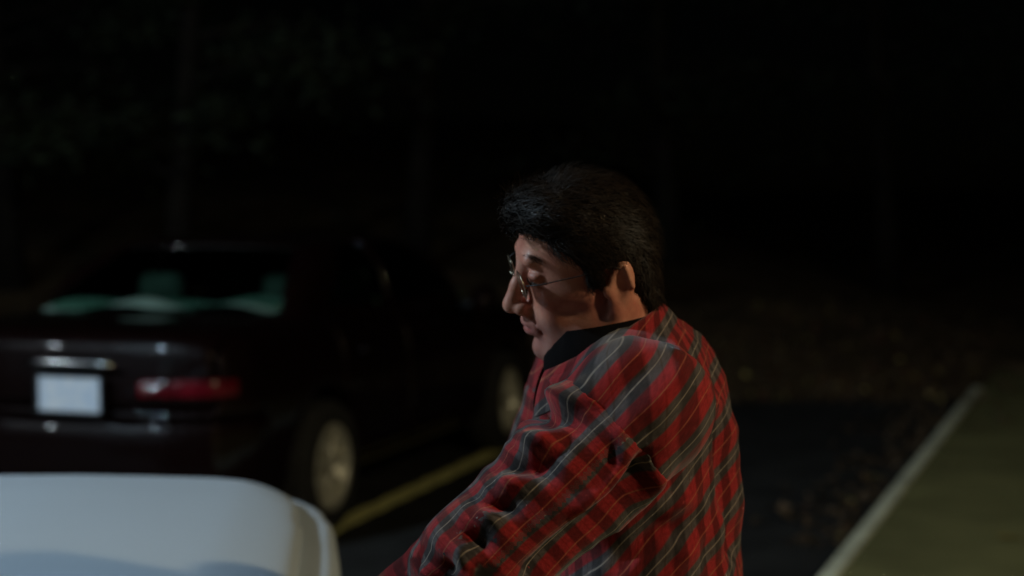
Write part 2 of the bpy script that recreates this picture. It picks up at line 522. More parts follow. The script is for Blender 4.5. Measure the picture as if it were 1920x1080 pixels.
# pavement in cast bays
pb = MB(); y = -8.0
while y < 15.0:
    y2 = y + 1.8
    prof = ((.099, -.05), (.099, .064), (.115, .072), (1.95, .084), (1.97, .076), (1.97, -.05))
    v, f = [], []
    for yy, dz in ((y + .004, -.006), (y + .022, 0), (y2 - .022, 0), (y2 - .004, -.006)):
        for o, z in prof: v.append(along(yy, o, z + dz))
    k = len(prof)
    for s in range(3):
        for i in range(k - 1): f.append((s * k + i, s * k + i + 1, (s + 1) * k + i + 1, (s + 1) * k + i))
    pb.add(v, f); y = y2
tag(pb.build('pavement', M['concrete'], smooth=False), kind='structure')

# yellow bay line
a, bq = np.array((-1.0, 7.05)), np.array((0.42, 11.9))
dd = (bq - a) / np.linalg.norm(bq - a); pn = np.array((dd[1], -dd[0]))
v, f = [], []
for i in range(61):
    t = i / 60
    c = a + (bq - a) * t + pn * (.10 * math.sin(t * 3.0) * t)
    w = .060 + .006 * math.sin(i * 1.7) + .003 * math.sin(i * 5.3)
    v += [(c[0] - pn[0] * w, c[1] - pn[1] * w, .004), (c[0] + pn[0] * w, c[1] + pn[1] * w, .004)]
f = [(2 * i, 2 * i + 1, 2 * i + 3, 2 * i + 2) for i in range(60)]
tag(mesh_obj('parking_line', v, f, M['yellow'], smooth=False), kind='structure')

# ------------------------------------------------------------------ street lamps (out of the frame, they light the place)
def street_lamp(head, pole_xy, col, watts, label):
    root = empty('street_lamp', (pole_xy[0], pole_xy[1], 0))
    tag(root, label, 'street lamp', 'street lamps lighting the car park')
    dx, dy = head[0] - pole_xy[0], head[1] - pole_xy[1]; h = head[2] + .12
    MB().lathe([(.001, .12), (.16, .12), (.16, 0)][::-1], 16, 'z').build('base_plate', M['steel'], root)
    MB().tube([(0, 0, .1), (0, 0, 2), (0, 0, h)], [.07, .055, .045], 12).build('pole', M['steel'], root)
    MB().tube([(0, 0, h - .1), (dx * .3, dy * .3, h + .06), (dx * .9, dy * .9, h + .08)], [.03, .027, .025], 8).build('arm', M['steel'], root)
    hd = MB().lathe([(.001, .10), (.09, .095), (.2, .03), (.22, -.02), (.20, -.02)], 20, 'z', (dx, dy, h)).build('lamp_head', M['steel'], root)
    MB().lathe([(.19, 0), (.16, -.035), (.08, -.055), (.001, -.06)], 20, 'z', (dx, dy, h - .015)).build('lamp_lens', emit_mat('lit_lens', col, 6), hd)
    ld = bpy.data.lights.new('bulb', 'POINT'); ld.energy = watts; ld.color = col; ld.shadow_soft_size = .10
    lo = bpy.data.objects.new('bulb', ld); lo.location = (dx, dy, head[2] - .09); COL.objects.link(lo); lo.parent = root
    return root
street_lamp(LAMP_COOL, (LAMP_COOL[0] - .2, LAMP_COOL[1] - 1.0, 0), COOL_C, COOL_W, 'grey street lamp with a cool white lens standing left of the white car')
street_lamp((-9.5, 1.85, 5.0), (-10.4, 1.85, 0), (.8, .92, 1.0), 230, 'grey street lamp standing far off on the left side of the car park')
street_lamp(LAMP_WARM, (LAMP_WARM[0] + .9, LAMP_WARM[1], 0), WARM_C, WARM_W, 'grey street lamp with a yellowish lens standing beside the pavement')

# ------------------------------------------------------------------ cars
def build_car(name, label, cat, loc, heading, paint, P):
    """heading: angle of the car's forward direction, from +Y clockwise. Local x runs forward from the rear bumper."""
    fx, fy = math.sin(heading), math.cos(heading)
    root = empty(name, (loc[0], loc[1], 0), math.atan2(fy, fx))
    tag(root, label, cat)
    g = P.get('grid', .018); Lc = P['length']
    xs = np.arange(-.08, Lc + .1, g); ys = np.arange(-.98, .981, g); zs = np.arange(.12, 1.52, g)
    X, Y, Z = (a.astype(np.float32) for a in (xs[:, None, None], ys[None, :, None], zs[None, None, :]))
    side = d_poly(xs[:, None], zs[None, :], P['side'])[:, None, :]
    plan = d_poly(xs[:, None], ys[None, :], P['plan'])[:, :, None]
    sec = d_poly(ys[:, None], zs[None, :], P['section'])[None, :, :]
    low = smax(smax(side, plan, P.get('kp', .10)), sec, P.get('ks', .12))
    gside = d_poly(xs[:, None], zs[None, :], P['gside'])[:, None, :]
    gsec = d_poly(ys[:, None], zs[None, :], P['gsec'])[None, :, :]
    gplan = d_poly(xs[:, None], ys[None, :], P['gplan'])[:, :, None]
    gh = smax(smax(gside, gsec, .10), gplan, .12)
    ax = P['axles']; rw = P['wheel_r']
    arch = np.full((len(xs), 1, len(zs)), 9, np.float32)
    for a_ in ax: arch = np.minimum(arch, np.sqrt((X - a_) ** 2 + (Z - rw) ** 2) - (rw + .055))
    low_c = smax(low, -np.maximum(arch, .60 - np.abs(Y)), .015)
    # cabin hollow
    hollow = np.maximum(gh + .035, .35 - Z)
    def box(x0, x1, y0, y1, z0, z1, grow=0.0):
        return np.maximum(np.maximum(np.maximum(x0 - X, X - x1), np.maximum(y0 - Y, Y - y1)), np.maximum(z0 - Z, Z - z1)) - grow
    parts = []
    tl = P['trunk']; trunk = box(-1, tl[0], -tl[1], tl[1], tl[2], 2)
    bz = P['bumper_z']; rb = box(-1, .42, -2, 2, -1, bz); fb = box(Lc - .5, Lc + 1, -2, 2, -1, bz - .04)
    hood = box(P['cowl'], Lc - .16, -.72, .72, .60, 2)
    doors = []
    for sgn in (-1, 1):
        for x0, x1 in P['doors']:
            dsl = np.maximum(np.maximum(x0 - X, X - x1), np.maximum(.30 - Z, Z - 1.2))
            dsl = np.maximum(dsl, .70 - sgn * Y)
            doors.append(np.maximum(dsl, -(arch - .02)))
    GAP = .004
    body = low_c
    for reg in [trunk, rb, fb, hood] + doors: body = np.maximum(body, -(reg - GAP))
    # windows
    wr = d_poly(ys[:, None], zs[None, :], P['rear_glass'])[None, :, :]; wr = np.maximum(wr, X - P['glass_x'][0])
    wf = d_poly(ys[:, None], zs[None, :], P['rear_glass'])[None, :, :]; wf = np.maximum(wf, P['glass_x'][1] - X)
    wside = [np.maximum(d_poly(xs[:, None], zs[None, :], w)[:, None, :], .3 - np.abs(Y)) for w in P['side_glass']]
    shell = np.maximum(gh, -hollow)
    for w in [wr, wf] + wside: shell = np.maximum(shell, -w)
    body = np.minimum(np.maximum(body, -np.maximum(hollow, P['sill'] - Z)), np.maximum(shell, .78 - Z))
    def part(nm, D, m, par=None, it=3, kp=None):
        V, F = nets(D, xs, ys, zs)
        if kp is not None:
            F = F[kp(V[F].mean(1))]
            used = np.unique(F); mp = np.full(len(V), -1); mp[used] = np.arange(len(used)); V, F = V[used], mp[F]
        V = relax(V, F, it)
        o = mesh_obj(nm, V, F, m, par or root)
        return o
    part('body', body, paint)
    tko = part('trunk_lid', np.maximum(low, trunk), paint)
    part('rear_bumper', np.maximum(low_c - P.get('bump_out', .022), rb), paint)
    part('front_bumper', np.maximum(low_c - .022, fb), paint)
    part('hood', np.maximum(low, hood), paint)
    for i, dsl in enumerate(doors):
        do = part('door', np.maximum(low, dsl), paint)
        x0, x1 = P['doors'][i % 2]; sg = -1 if i < 2 else 1
        MB().box((x0 + .16, sg * .895, .84), (.09, .022, .016), bev=.008).build('handle', paint, do)
    # glass panes, taken from the cabin surface
    gi = gh + .008
    gx = lambda V: np.clip(((V[:, 0] - xs[0]) / g).round().astype(int), 0, len(xs) - 1)
    def outer(c):
        i = np.clip(((c[:, 0] - xs[0]) / g).round().astype(int), 0, len(xs) - 1)
        j = np.clip(((c[:, 1] - ys[0]) / g).round().astype(int), 0, len(ys) - 1)
        k = np.clip(((c[:, 2] - zs[0]) / g).round().astype(int), 0, len(zs) - 1)
        return np.abs(gi[i, j, k]) < g * .95
    def pane(nm, w):
        D = np.maximum(np.maximum(gi, w - .006), P['sill'] - .02 - Z)
        return part(nm, D, M['car_glass'], it=4, kp=outer)
    pane('rear_window', wr); pane('windscreen', wf)
    for w in wside:
        for sg in (-1, 1): pane('side_window', np.maximum(w, -sg * Y))
    # lights
    t = P['tail']
    for sg in (-1, 1):
        yy = sg * Y
        D = np.maximum(low - .006, np.maximum(np.maximum(t[0] - yy, np.maximum(t[1] - Z, Z - t[2])), X - t[3]))
        tlo = part('taillight', D, M['red_lens'], it=1)
        D = np.maximum(low - .009, np.maximum(np.maximum(t[0] + .02 - yy, yy - t[0] - .12), np.maximum(np.maximum(t[1] + .02 - Z, Z - t[2] + .02), X - .4)))
        part('reversing_lamp', D, M['clear_lens'], tlo, it=1)
        D = np.maximum(low - .006, np.maximum(np.maximum(.50 - yy, np.maximum(P['head'][0] - Z, Z - P['head'][1])), Lc - .5 - X))
        part('headlight', D, M['clear_lens'], it=1)
    # number plate, held in a recess on the lid
    px_, pz = P['plate']; py_ = P.get('plate_y', 0)
    po = MB().box((px_, py_, pz), (.006, .1525, .0765), bev=.004).build('number_plate', M['plate'], root, smooth=False)
    MB().box((px_ - .004, py_, pz + .081), (.010, .162, .006)).box((px_ - .004, py_, pz - .081), (.010, .162, .006)).box((px_ - .004, py_ + .158, pz), (.010, .006, .08)).box((px_ - .004, py_ - .158, pz), (.010, .006, .08)).build('plate_frame', M['black_trim'], po, smooth=False)
    MB().tube([(px_ - .008, py_ + yy, pz + .128 + .006 * math.cos(yy * 6)) for yy in np.linspace(-.21, .21, 9)], [.010, .016, .018, .019, .019, .019, .018, .016, .010], 8).build('trunk_handle', M['chrome'], root)
    # mirrors
    for sg in (-1, 1):
        MB().lathe([(.001, -.075), (.05, -.06), (.078, -.01), (.082, .03), (.066, .055), (.001, .06)], 14, 'x', (P['mirror'], sg * .99, 1.0)).build('wing_mirror', paint, root)
        MB().tube([(P['mirror'] + .02, sg * .84, .965), (P['mirror'] + .01, sg * .95, .975)], .02, 6).build('mirror_arm', M['black_trim'], root)
    # wheels
    for a_ in ax:
        for sg in (-1, 1):
            w = empty('wheel', (a_, sg * (.885 - .115), rw)); w.parent = root
            if sg < 0: w.rotation_euler = (0, 0, math.pi)
            rr = rw * .655
            MB().lathe([(rr, -.10), (rw - .02, -.105), (rw, -.07), (rw, .07), (rw - .02, .10), (rr + .012, .108), (rr, .095), (rr, -.10)], 40, 'y').build('tyre', M['tyre'], w)
            rm = MB().lathe([(rr - .002, -.08), (rr - .002, .10), (rr - .022, .104), (rr - .034, .085), (rr - .04, .02), (.05, .0), (.001, .0)], 40, 'y')
            rm.lathe([(.001, .082), (.035, .08), (.048, .065), (.052, .01)], 20, 'y')
            for k in range(7):
                q = 2 * math.pi * k / 7 + .3
                rot = Matrix.Rotation(-q, 3, 'Y')
                mid = (rr - .03 + .03) / 2 + .012
                c = rot @ Vector((mid, .068, 0))
                rm.box(tuple(c), ((rr - .05) / 2, .017, .021), rot, .008)
            rm.build('rim', M['alloy'], w)
    # cabin furniture
    zb = P['sill']
    sh = MB()
    n = 24; v, f = [], []
    for i in range(n + 1):
        for j in range(9):
            yv = -.62 + 1.24 * i / n; xv = P['shelf'][0] + (P['shelf'][1] - P['shelf'][0]) * j / 8
            zz = zb + .018 + .028 * (1 + math.sin(yv * 7.3 + 1) * math.sin(j * .8 + yv * 3)) + .045 * math.exp(-((yv + .42) / .16) ** 2) * math.sin(j / 8 * math.pi) + .03 * math.exp(-((yv - .15) / .12) ** 2) * math.sin(j / 8 * math.pi)
            v.append((xv, yv, zz))
    for i in range(n):
        for j in range(8): f.append((i * 9 + j, i * 9 + j + 1, (i + 1) * 9 + j + 1, (i + 1) * 9 + j))
    sh.add(v, f)
    sh.build('shelf_cover', M['shelf_cloth'], root)
    for sx in P['seats']:
        for sy in (-.36, .36):
            st = MB().box((sx, sy, .72), (.07, .24, .32), Matrix.Rotation(-.15, 3, 'Y'), .05)
            st.box((sx + .26, sy, .46), (.26, .24, .08), None, .05)
            so = st.build('seat', M['seat_cloth'], root)
            MB().box((sx - .06, sy, 1.11), (.045, .13, .075), None, .035).build('headrest', M['seat_cloth'], so)
    MB().box(((P['cowl'] + 2.9) / 2, 0, zb - .02), (.3, .66, .05), None, .03).build('dashboard', M['seat_cloth'], root)
    MB().box((Lc / 2, 0, .21), (Lc / 2 - .35, .60, .05)).build('underbody', M['black_trim'], root)
    return root

SEDAN = dict(
    length=4.72, axles=(1.0, 3.66), wheel_r=.315, grid=.018, kp=.17, ks=.17,
    side=[(.03, .26), (-.005, .40), (.0, .56), (.035, .63), (.055, .80), (.085, .95), (.14, 1.005), (.45, 1.03), (.95, 1.045), (1.6, 1.01), (2.6, .985), (3.25, .965), (3.7, .93), (4.3, .84), (4.58, .74), (4.70, .62), (4.72, .42), (4.64, .24), (4.2, .19), (.5, .19)],
    plan=[(.0, 0), (.012, -.25), (.055, -.50), (.15, -.70), (.33, -.83), (.75, -.885), (1.2, -.89), (3.6, -.89), (4.25, -.85), (4.55, -.70), (4.69, -.42), (4.72, 0), (4.69, .42), (4.55, .70), (4.25, .85), (3.6, .89), (1.2, .89), (.75, .885), (.33, .83), (.15, .70), (.055, .50), (.012, .25)],
    section=[(-.80, .16), (-.865, .30), (-.895, .52), (-.89, .70), (-.86, .88), (-.80, 1.0), (-.74, 1.06), (-.5, 1.12), (.5, 1.12), (.74, 1.06), (.80, 1.0), (.86, .88), (.89, .70), (.895, .52), (.865, .30), (.80, .16)],
    gside=[(.72, .80), (.80, .98), (1.10, 1.17), (1.42, 1.335), (1.70, 1.395), (2.05, 1.412), (2.45, 1.395), (2.72, 1.34), (3.10, 1.14), (3.42, .95), (3.45, .80)],
    gsec=[(-.79, .7), (-.765, 1.0), (-.68, 1.22), (-.58, 1.35), (-.46, 1.388), (-.22, 1.412), (0, 1.42), (.22, 1.412), (.46, 1.388), (.58, 1.35), (.68, 1.22), (.765, 1.0), (.79, .7)],
    gplan=[(.70, -.60), (1.1, -.74), (1.8, -.79), (2.6, -.79), (3.2, -.72), (3.5, -.55), (3.5, .55), (3.2, .72), (2.6, .79), (1.8, .79), (1.1, .74), (.70, .60)],
    rear_glass=[(-.64, 1.03), (-.45, 1.345), (.45, 1.345), (.64, 1.03)], glass_x=(1.46, 2.74),
    side_glass=[[(1.30, 1.045), (1.60, 1.28), (1.80, 1.335), (2.02, 1.345), (2.02, 1.03)], [(2.10, 1.03), (2.10, 1.345), (2.42, 1.335), (2.66, 1.28), (3.08, 1.03)]],
    sill=1.005, trunk=(.80, .70, .68), bumper_z=.625, cowl=3.35, doors=[(1.22, 2.055), (2.065, 3.18)],
    tail=(.38, .725, .81, .27), head=(.60, .74), plate=(.030, .74), plate_y=-.09, mirror=2.80, shelf=(.86, 1.35), seats=(1.62, 2.35))

CAR_H = R(18)
dark_car = build_car('parked_car', 'dark maroon sedan parked in the bay with its pale number plate towards us', 'car', (-1.97, 6.75), CAR_H, M['maroon'], SEDAN)

WHITE = dict(SEDAN)
WHITE.update(length=4.5, grid=.018, bumper_z=.855, bump_out=.04, kp=.14, ks=.10,
    section=[(-.79, .16), (-.845, .30), (-.865, .52), (-.865, .72), (-.85, .84), (-.825, .90), (-.74, .934), (-.45, .954), (0, .961), (.45, .954), (.74, .934), (.825, .90), (.85, .84), (.865, .72), (.865, .52), (.845, .30), (.79, .16)],
    side=[(.10, .26), (.0, .40), (.0, .58), (.01, .72), (.03, .84), (.09, .90), (.22, .94), (.6, .98), (1.05, 1.0), (1.6, 1.0), (2.6, .985), (3.2, .965), (3.7, .92), (4.2, .82), (4.4, .70), (4.5, .55), (4.48, .40), (4.40, .24), (4.1, .19), (.5, .19)],
    plan=[(.0, -.2), (.02, -.45), (.07, -.65), (.14, -.77), (.27, -.83), (.6, -.86), (1.2, -.86), (3.4, -.86), (4.1, -.82), (4.38, -.68), (4.5, -.35), (4.5, .35), (4.38, .68), (4.1, .82), (3.4, .86), (1.2, .86), (.6, .86), (.27, .83), (.14, .77), (.07, .65), (.02, .45), (.0, .2)],
    gside=[(1.2, .80), (1.26, .96), (1.45, 1.17), (1.62, 1.335), (1.80, 1.395), (2.05, 1.412), (2.45, 1.395), (2.72, 1.34), (3.10, 1.14), (3.32, .95), (3.35, .80)],
    gplan=[(1.2, -.60), (1.5, -.72), (1.8, -.76), (2.6, -.76), (3.2, -.70), (3.4, -.55), (3.4, .55), (3.2, .70), (2.6, .76), (1.8, .76), (1.5, .72), (1.2, .60)],
    side_glass=[[(1.56, 1.045), (1.70, 1.28), (1.85, 1.335), (2.02, 1.345), (2.02, 1.03)], [(2.10, 1.03), (2.10, 1.345), (2.42, 1.335), (2.66, 1.28), (3.0, 1.03)]],
    glass_x=(1.66, 2.74), axles=(.92, 3.45), trunk=(1.05, .78, .862), cowl=3.22, doors=[(1.30, 2.055), (2.065, 3.08)], tail=(.42, .68, .80, .34),
    plate=(.04, .60), mirror=2.9, shelf=(1.25, 1.5), seats=(1.75, 2.4))
white_car = build_car('white_car', 'white car with pale rounded bodywork in the near left corner', 'car', (-.318, 3.0), R(-96), M['white_paint'], WHITE)

# ------------------------------------------------------------------ the man
person = empty('person', (.2, 2.14, 0))
tag(person, 'man in a red plaid shirt and glasses leaning forward beside the white car', 'person')
PO = np.array((.2, 2.14, 0.0))
def plink(name, V, F, m, par=None, smooth=True):
    return mesh_obj(name, np.asarray(V) - PO, F, m, par or person, smooth)

YAW, HP, ROLL = R(7), R(12), R(17)
HS = 1.01                                         # head scale
Fd = np.array((-math.cos(YAW), -math.sin(YAW), 0.0)); Ld = np.array((math.sin(YAW), -math.cos(YAW), 0.0)); Ud = np.array((0, 0, 1.0))
Fh = Fd * math.cos(HP) - Ud * math.sin(HP); Uh0 = Ud * math.cos(HP) + Fd * math.sin(HP)
Lh = Ld * math.cos(ROLL) - Uh0 * math.sin(ROLL); Uh = Uh0 * math.cos(ROLL) + Ld * math.sin(ROLL)
HD = 2.11
nose_tip = at(946, 575, HD)
SC = np.array((.96, 1.0, 1.06))                   # head depth, width, height
def hv(f, l, u): return (Fh * f * SC[0] + Lh * l * SC[1] + Uh * u * SC[2]) * HS
HC = nose_tip - hv(.128, 0, -.036)
def H(f, l, u): return HC + hv(f, l, u)
HM = np.stack((Fh, Lh, Uh))                       # world -> head axes
def hrot(ax, a):
    Rm = np.array(Matrix.Rotation(a, 3, ax)); return Rm.T @ HM

SH_L = at(1200, 765, 1.95); EL_L = at(905, 1052, 1.93); WR_L = np.array((-.225, 2.06, .965))
SH_R = np.array((.115, 2.30, 1.30)); EL_R = np.array((.02, 2.33, 1.05)); WR_R = np.array((-.17, 2.36, .90))
NECK = np.array((.124, 2.12, 1.385))
HIP = np.array((.205, 2.14, .93))

def head_field(fd):
    e = lambda c, r, k=.02, Mx=None, op='u': fd.ell(H(*c), tuple(x * HS * q for x, q in zip(r, SC)), k, HM if Mx is None else Mx, op)
    c = lambda a, b, ra, rb, k=.01, op='u': fd.cone(H(*a), H(*b), ra * HS, rb * HS, k, op)
    e((.004, 0, .027), (.070, .074, .072))
    e((.030, 0, .042), (.060, .063, .056), .03)
    e((.034, 0, -.030), (.058, .058, .075), .03)
    e((.032, 0, -.076), (.056, .048, .031), .025)
    for s in (-1, 1):
        c((-.022, s * .050, -.052), (.068, s * .018, -.100), .016, .014, .022)   # jaw line
        c((.022, s * .061, -.022), (.066, s * .040, -.016), .012, .014, .022)    # cheekbone
        e((.066, s * .030, -.052), (.020, .022, .026), .02)                      # cheek
    e((.083, 0, -.100), (.017, .021, .016), .014)                                # chin
    c((.087, -.030, .025), (.087, .030, .025), .0095, .0095, .014)               # brow
    for s in (-1, 1):
        e((.102, s * .033, .004), (.019, .018, .014), .012, None, 'i')           # socket
        e((.0795, s * .0325, .003), (.0125, .0125, .0125), .004)                 # eyeball
        e((.0815, s * .0325, .0085), (.0125, .0155, .0062), .003)                # lid
        e((.0805, s * .0325, -.0065), (.012, .015, .005), .004)
    c((.090, 0, .016), (.106, 0, -.012), .0085, .0088, .012)                      # nose bridge
    c((.106, 0, -.012), (.1185, 0, -.035), .0090, .0118, .006)
    for s in (-1, 1):
        e((.1055, s * .0135, -.0395), (.0115, .0075, .0085), .007)
        e((.108, s * .0075, -.0475), (.0055, .0032, .003), .002, None, 'i')
    e((.090, 0, -.062), (.014, .028, .018), .016)                                # muzzle
    e((.1005, 0, -.0600), (.0095, .020, .0052), .004)
    e((.0975, 0, -.0718), (.0100, .0175, .0062), .004)
    e((.1085, 0, -.0655), (.014, .024, .0011), .002, None, 'i')
    e((.101, 0, -.0855), (.009, .02, .0055), .008, None, 'i')
    for s in (-1, 1):
        c((.1005, s * .0185, -.040), (.085, s * .033, -.070), .0016, .0010, .006, 'i')   # fold beside the nose
        c((.094, s * .022, -.014), (.080, s * .044, -.012), .0016, .0012, .004, 'i')    # under the eye
    for s in (-1, 1):                                                            # ears
        Mx = hrot('Y', R(-14))
        e((-.020, s * .0785, -.012), (.0185, .0085, .0325), .006, Mx)
        e((-.016, s * .0870, -.010), (.0105, .0065, .0205), .004, Mx, 'i')
        c((-.028, s * .086, .012), (-.034, s * .086, -.014), .0035, .0035, .004)
        e((-.010, s * .0790, -.040), (.0085, .0065, .0095), .005)
        e((.000, s * .0780, -.016), (.006, .005, .008), .004)
    fd.cone(H(-.016, 0, -.05), NECK + np.array((.0, 0, -.02)), .054 * HS, .062, .03)
    fd.cone(H(.012, 0, -.075), NECK + np.array((-.028, 0, -.04)), .030, .040, .02)
    for s in (-1, 1):                                                            # neck cord
        fd.cone(H(-.030, s * .058, -.04), NECK + np.array((-.06, s * .02, -.02)), .011, .011, .02)

def hand_field(fd, W, dirv, palm_n, side):
    d = dirv / np.linalg.norm(dirv); n = palm_n - d * (palm_n @ d); n /= np.linalg.norm(n)
    s = np.cross(d, n) * side
    P = lambda a, b_, c: W + d * a + s * b_ + n * c
    fd.cone(P(.0, 0, 0), P(.03, 0, 0), .026, .028, .02)
    for b_ in (-.026, -.009, .009, .026):
        fd.cone(P(.02, b_ * .7, 0), P(.088, b_ * 1.05, .004), .016, .0115, .014)
    for b_, l, sp in ((-.029, .026, -.010), (-.010, .031, -.003), (.010, .029, .004), (.029, .022, .010)):
        k0 = P(.088, b_, .004); k1 = P(.088 + l * 1.2, b_ + sp * .6, -.004); k2 = P(.088 + l * 2.0, b_ + sp, -.020); k3 = P(.088 + l * 2.5, b_ + sp, -.036)
        fd.cone(k0, k1, .0098, .0088, .006); fd.cone(k1, k2, .0088, .0078, .004); fd.cone(k2, k3, .0078, .0066, .003)
    t0 = P(.022, -.030, -.006); t1 = P(.058, -.055, -.018); t2 = P(.085, -.060, -.028); t3 = P(.105, -.055, -.036)
    fd.cone(t0, t1, .016, .0115, .012); fd.cone(t1, t2, .0112, .0098, .004); fd.cone(t2, t3, .0098, .0078, .003)

def axis(segs):
    out = []
    for a_, b_, st in segs: out.append(np.arange(a_, b_, st))
    return np.concatenate(out)
FDL = WR_L - EL_L; FDR = WR_R - EL_R
LEGS = {}
def body_field(fd):
    head_field(fd)
    fd.ell((.165, 2.14, 1.20), (.080, .135, .15), .04)
    fd.ell((.18, 2.14, 1.02), (.085, .130, .15), .05)
    fd.ell(HIP, (.10, .15, .11), .06)
    fd.cone(SH_L, SH_R, .05, .05, .05); fd.cone(NECK, (.165, 2.14, 1.25), .055, .075, .04)
    for S, E, W in ((SH_L, EL_L, WR_L), (SH_R, EL_R, WR_R)):
        fd.cone(S, E, .045, .038, .02); fd.cone(E, W, .037, .026, .015)
    hand_field(fd, WR_L, FDL, np.array((-.2, -.1, 1.0)), 1); hand_field(fd, WR_R, FDR, np.array((-.2, .1, 1.0)), -1)
    for s, kx, fx_ in ((-1, .13, .14), (1, .17, .24)):
        hip = HIP + np.array((0, s * .09, -.04)); kn = np.array((kx, 2.14 + s * .11, .50)); an = np.array((fx_ + .04, 2.14 + s * .12, .09))
        LEGS[s] = (hip, kn, an)
        fd.cone(hip, kn, .075, .052, .03); fd.cone(kn, an, .050, .036, .02); fd.cone(an + np.array((.02, 0, -.045)), an + np.array((-.16, 0, -.06)), .036, .028, .02)
bf = Field(axis([(-.45, -.06, .006), (-.06, .24, .0026), (.24, .40, .008)]), axis([(1.88, 1.99, .006), (1.99, 2.23, .0026), (2.23, 2.50, .006)]),
           axis([(-.02, .84, .014), (.84, 1.28, .006), (1.28, 1.63, .0026)]))
body_field(bf)
V, F = nets(bf.D, bf.xs, bf.ys, bf.zs)
V = relax(V, F, 2, .4)
bo = plink('body', V, F, M['skin'])
bl = (V - HC) @ HM.T / (HS * SC)
sm_ = lambda x, a_, b_: np.clip((x - a_) / (b_ - a_), 0, 1) ** 2 * (3 - 2 * np.clip((x - a_) / (b_ - a_), 0, 1))
beard = sm_(-bl[:, 2], .040, .060) * sm_(bl[:, 0], -.005, .02) * sm_(.125 + bl[:, 2], 0, .01) + .6 * sm_(-bl[:, 2], -.005, .02) * sm_(bl[:, 0], .0, .01) * sm_(.024 - bl[:, 0], 0, .012)
lips = np.exp(-(((bl[:, 2] + .0655) / .0085) ** 2 + (bl[:, 1] / .024) ** 4)) * (bl[:, 0] > .085)
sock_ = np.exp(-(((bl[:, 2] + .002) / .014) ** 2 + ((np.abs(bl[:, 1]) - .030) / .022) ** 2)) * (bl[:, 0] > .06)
mot = vnoise(V * 160) + .6 * vnoise(V * 420)
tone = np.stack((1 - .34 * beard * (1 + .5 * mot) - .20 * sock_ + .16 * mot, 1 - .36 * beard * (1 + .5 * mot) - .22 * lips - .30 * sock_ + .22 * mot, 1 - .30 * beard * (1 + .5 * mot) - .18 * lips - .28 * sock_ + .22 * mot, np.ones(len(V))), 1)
ca = bo.data.color_attributes.new('tone', 'FLOAT_COLOR', 'POINT')
ca.data.foreach_set('color', np.clip(tone, .2, 1.3).astype(np.float32).ravel())
for s in (-1, 1):                                             # eyes under lowered lids, with lashes
    eo = MB()
    eo.lathe([(.0001, -.0127), (.006, -.0112), (.0107, -.0068), (.0127, 0), (.0107, .0068), (.006, .0112), (.0001, .0127)], 16, 'z', tuple(H(.0797, s * .0325, .0025) - PO))
    eo.build('eye', M['eye_white'], person)
    eb_ = MB()
    eb_.tube([H(.0945 - 9 * (abs(t_) ** 2), s * (.0325 + t_), .0022 - 8 * t_ * t_) - PO for t_ in np.linspace(-.014, .014, 7)], [.0006, .0011, .0013, .0014, .0014, .0012, .0008], 5)
    eb_.build('eyelash', M['hair'], person)

# ---- hair: a cap with soft locks, plus combed strands
hf = Field(np.arange(-.05, .29, .0035), np.arange(1.97, 2.27, .0035), np.arange(1.33, 1.66, .0035))
def hair_field(X, Y, Z):
    x, y, z = X - HC[0], Y - HC[1], Z - HC[2]
    f, l, u = ((HM[i][0] * x + HM[i][1] * y + HM[i][2] * z) / (HS * SC[i]) for i in range(3))
    d = d_ell(f, l, u, (.003, 0, .027), (.080, .088, .079))
    d = smin(d, d_ell(f, l, u, (.054, 0, .075), (.050, .062, .031)), .03)         # quiff over the forehead
    d = smin(d, d_ell(f, l, u, (-.050, 0, -.026), (.036, .064, .070)), .03)       # nape
    d = np.minimum(d, smin(d_ell(f, l, u, (.004, 0, .027), (.070, .074, .072)), d_ell(f, l, u, (.030, 0, .042), (.060, .063, .056)), .03) - .008)
    # hairline: forehead to temple, sideburn, over the ear, nape
    line = u - (.064 - .85 * np.maximum(.080 - f, 0))
    line = np.where(f < .026, u + .014, line)
    line = np.where(f < .000, u - .012, line)
    line = np.where(f < -.036, u + .088, line)
    return np.maximum(d, -line * .8).astype(np.float32) * HS
hf._apply((-9, -9, -9), (9, 9, 9), hair_field, 0, 'u')
V, F = nets(hf.D, hf.xs, hf.ys, hf.zs)
V = relax(V, F, 5, .5); N = normals(V, F)
hl = (V - HC) @ HM.T / (HS * SC)
lock = vnoise(np.stack((hl[:, 0] * 18, hl[:, 1] * 36, hl[:, 2] * 26), 1)) * .017 + vnoise(np.stack((hl[:, 0] * 40 + 5, hl[:, 1] * 120, hl[:, 2] * 60), 1)) * .007
Vc = V + N * np.maximum(lock, -.003)[:, None]
hair = plink('hair', Vc, F, M['hair'])
hrng = np.random.default_rng(11)
sel = hrng.choice(len(Vc), 14000)
sv, sf = [], []
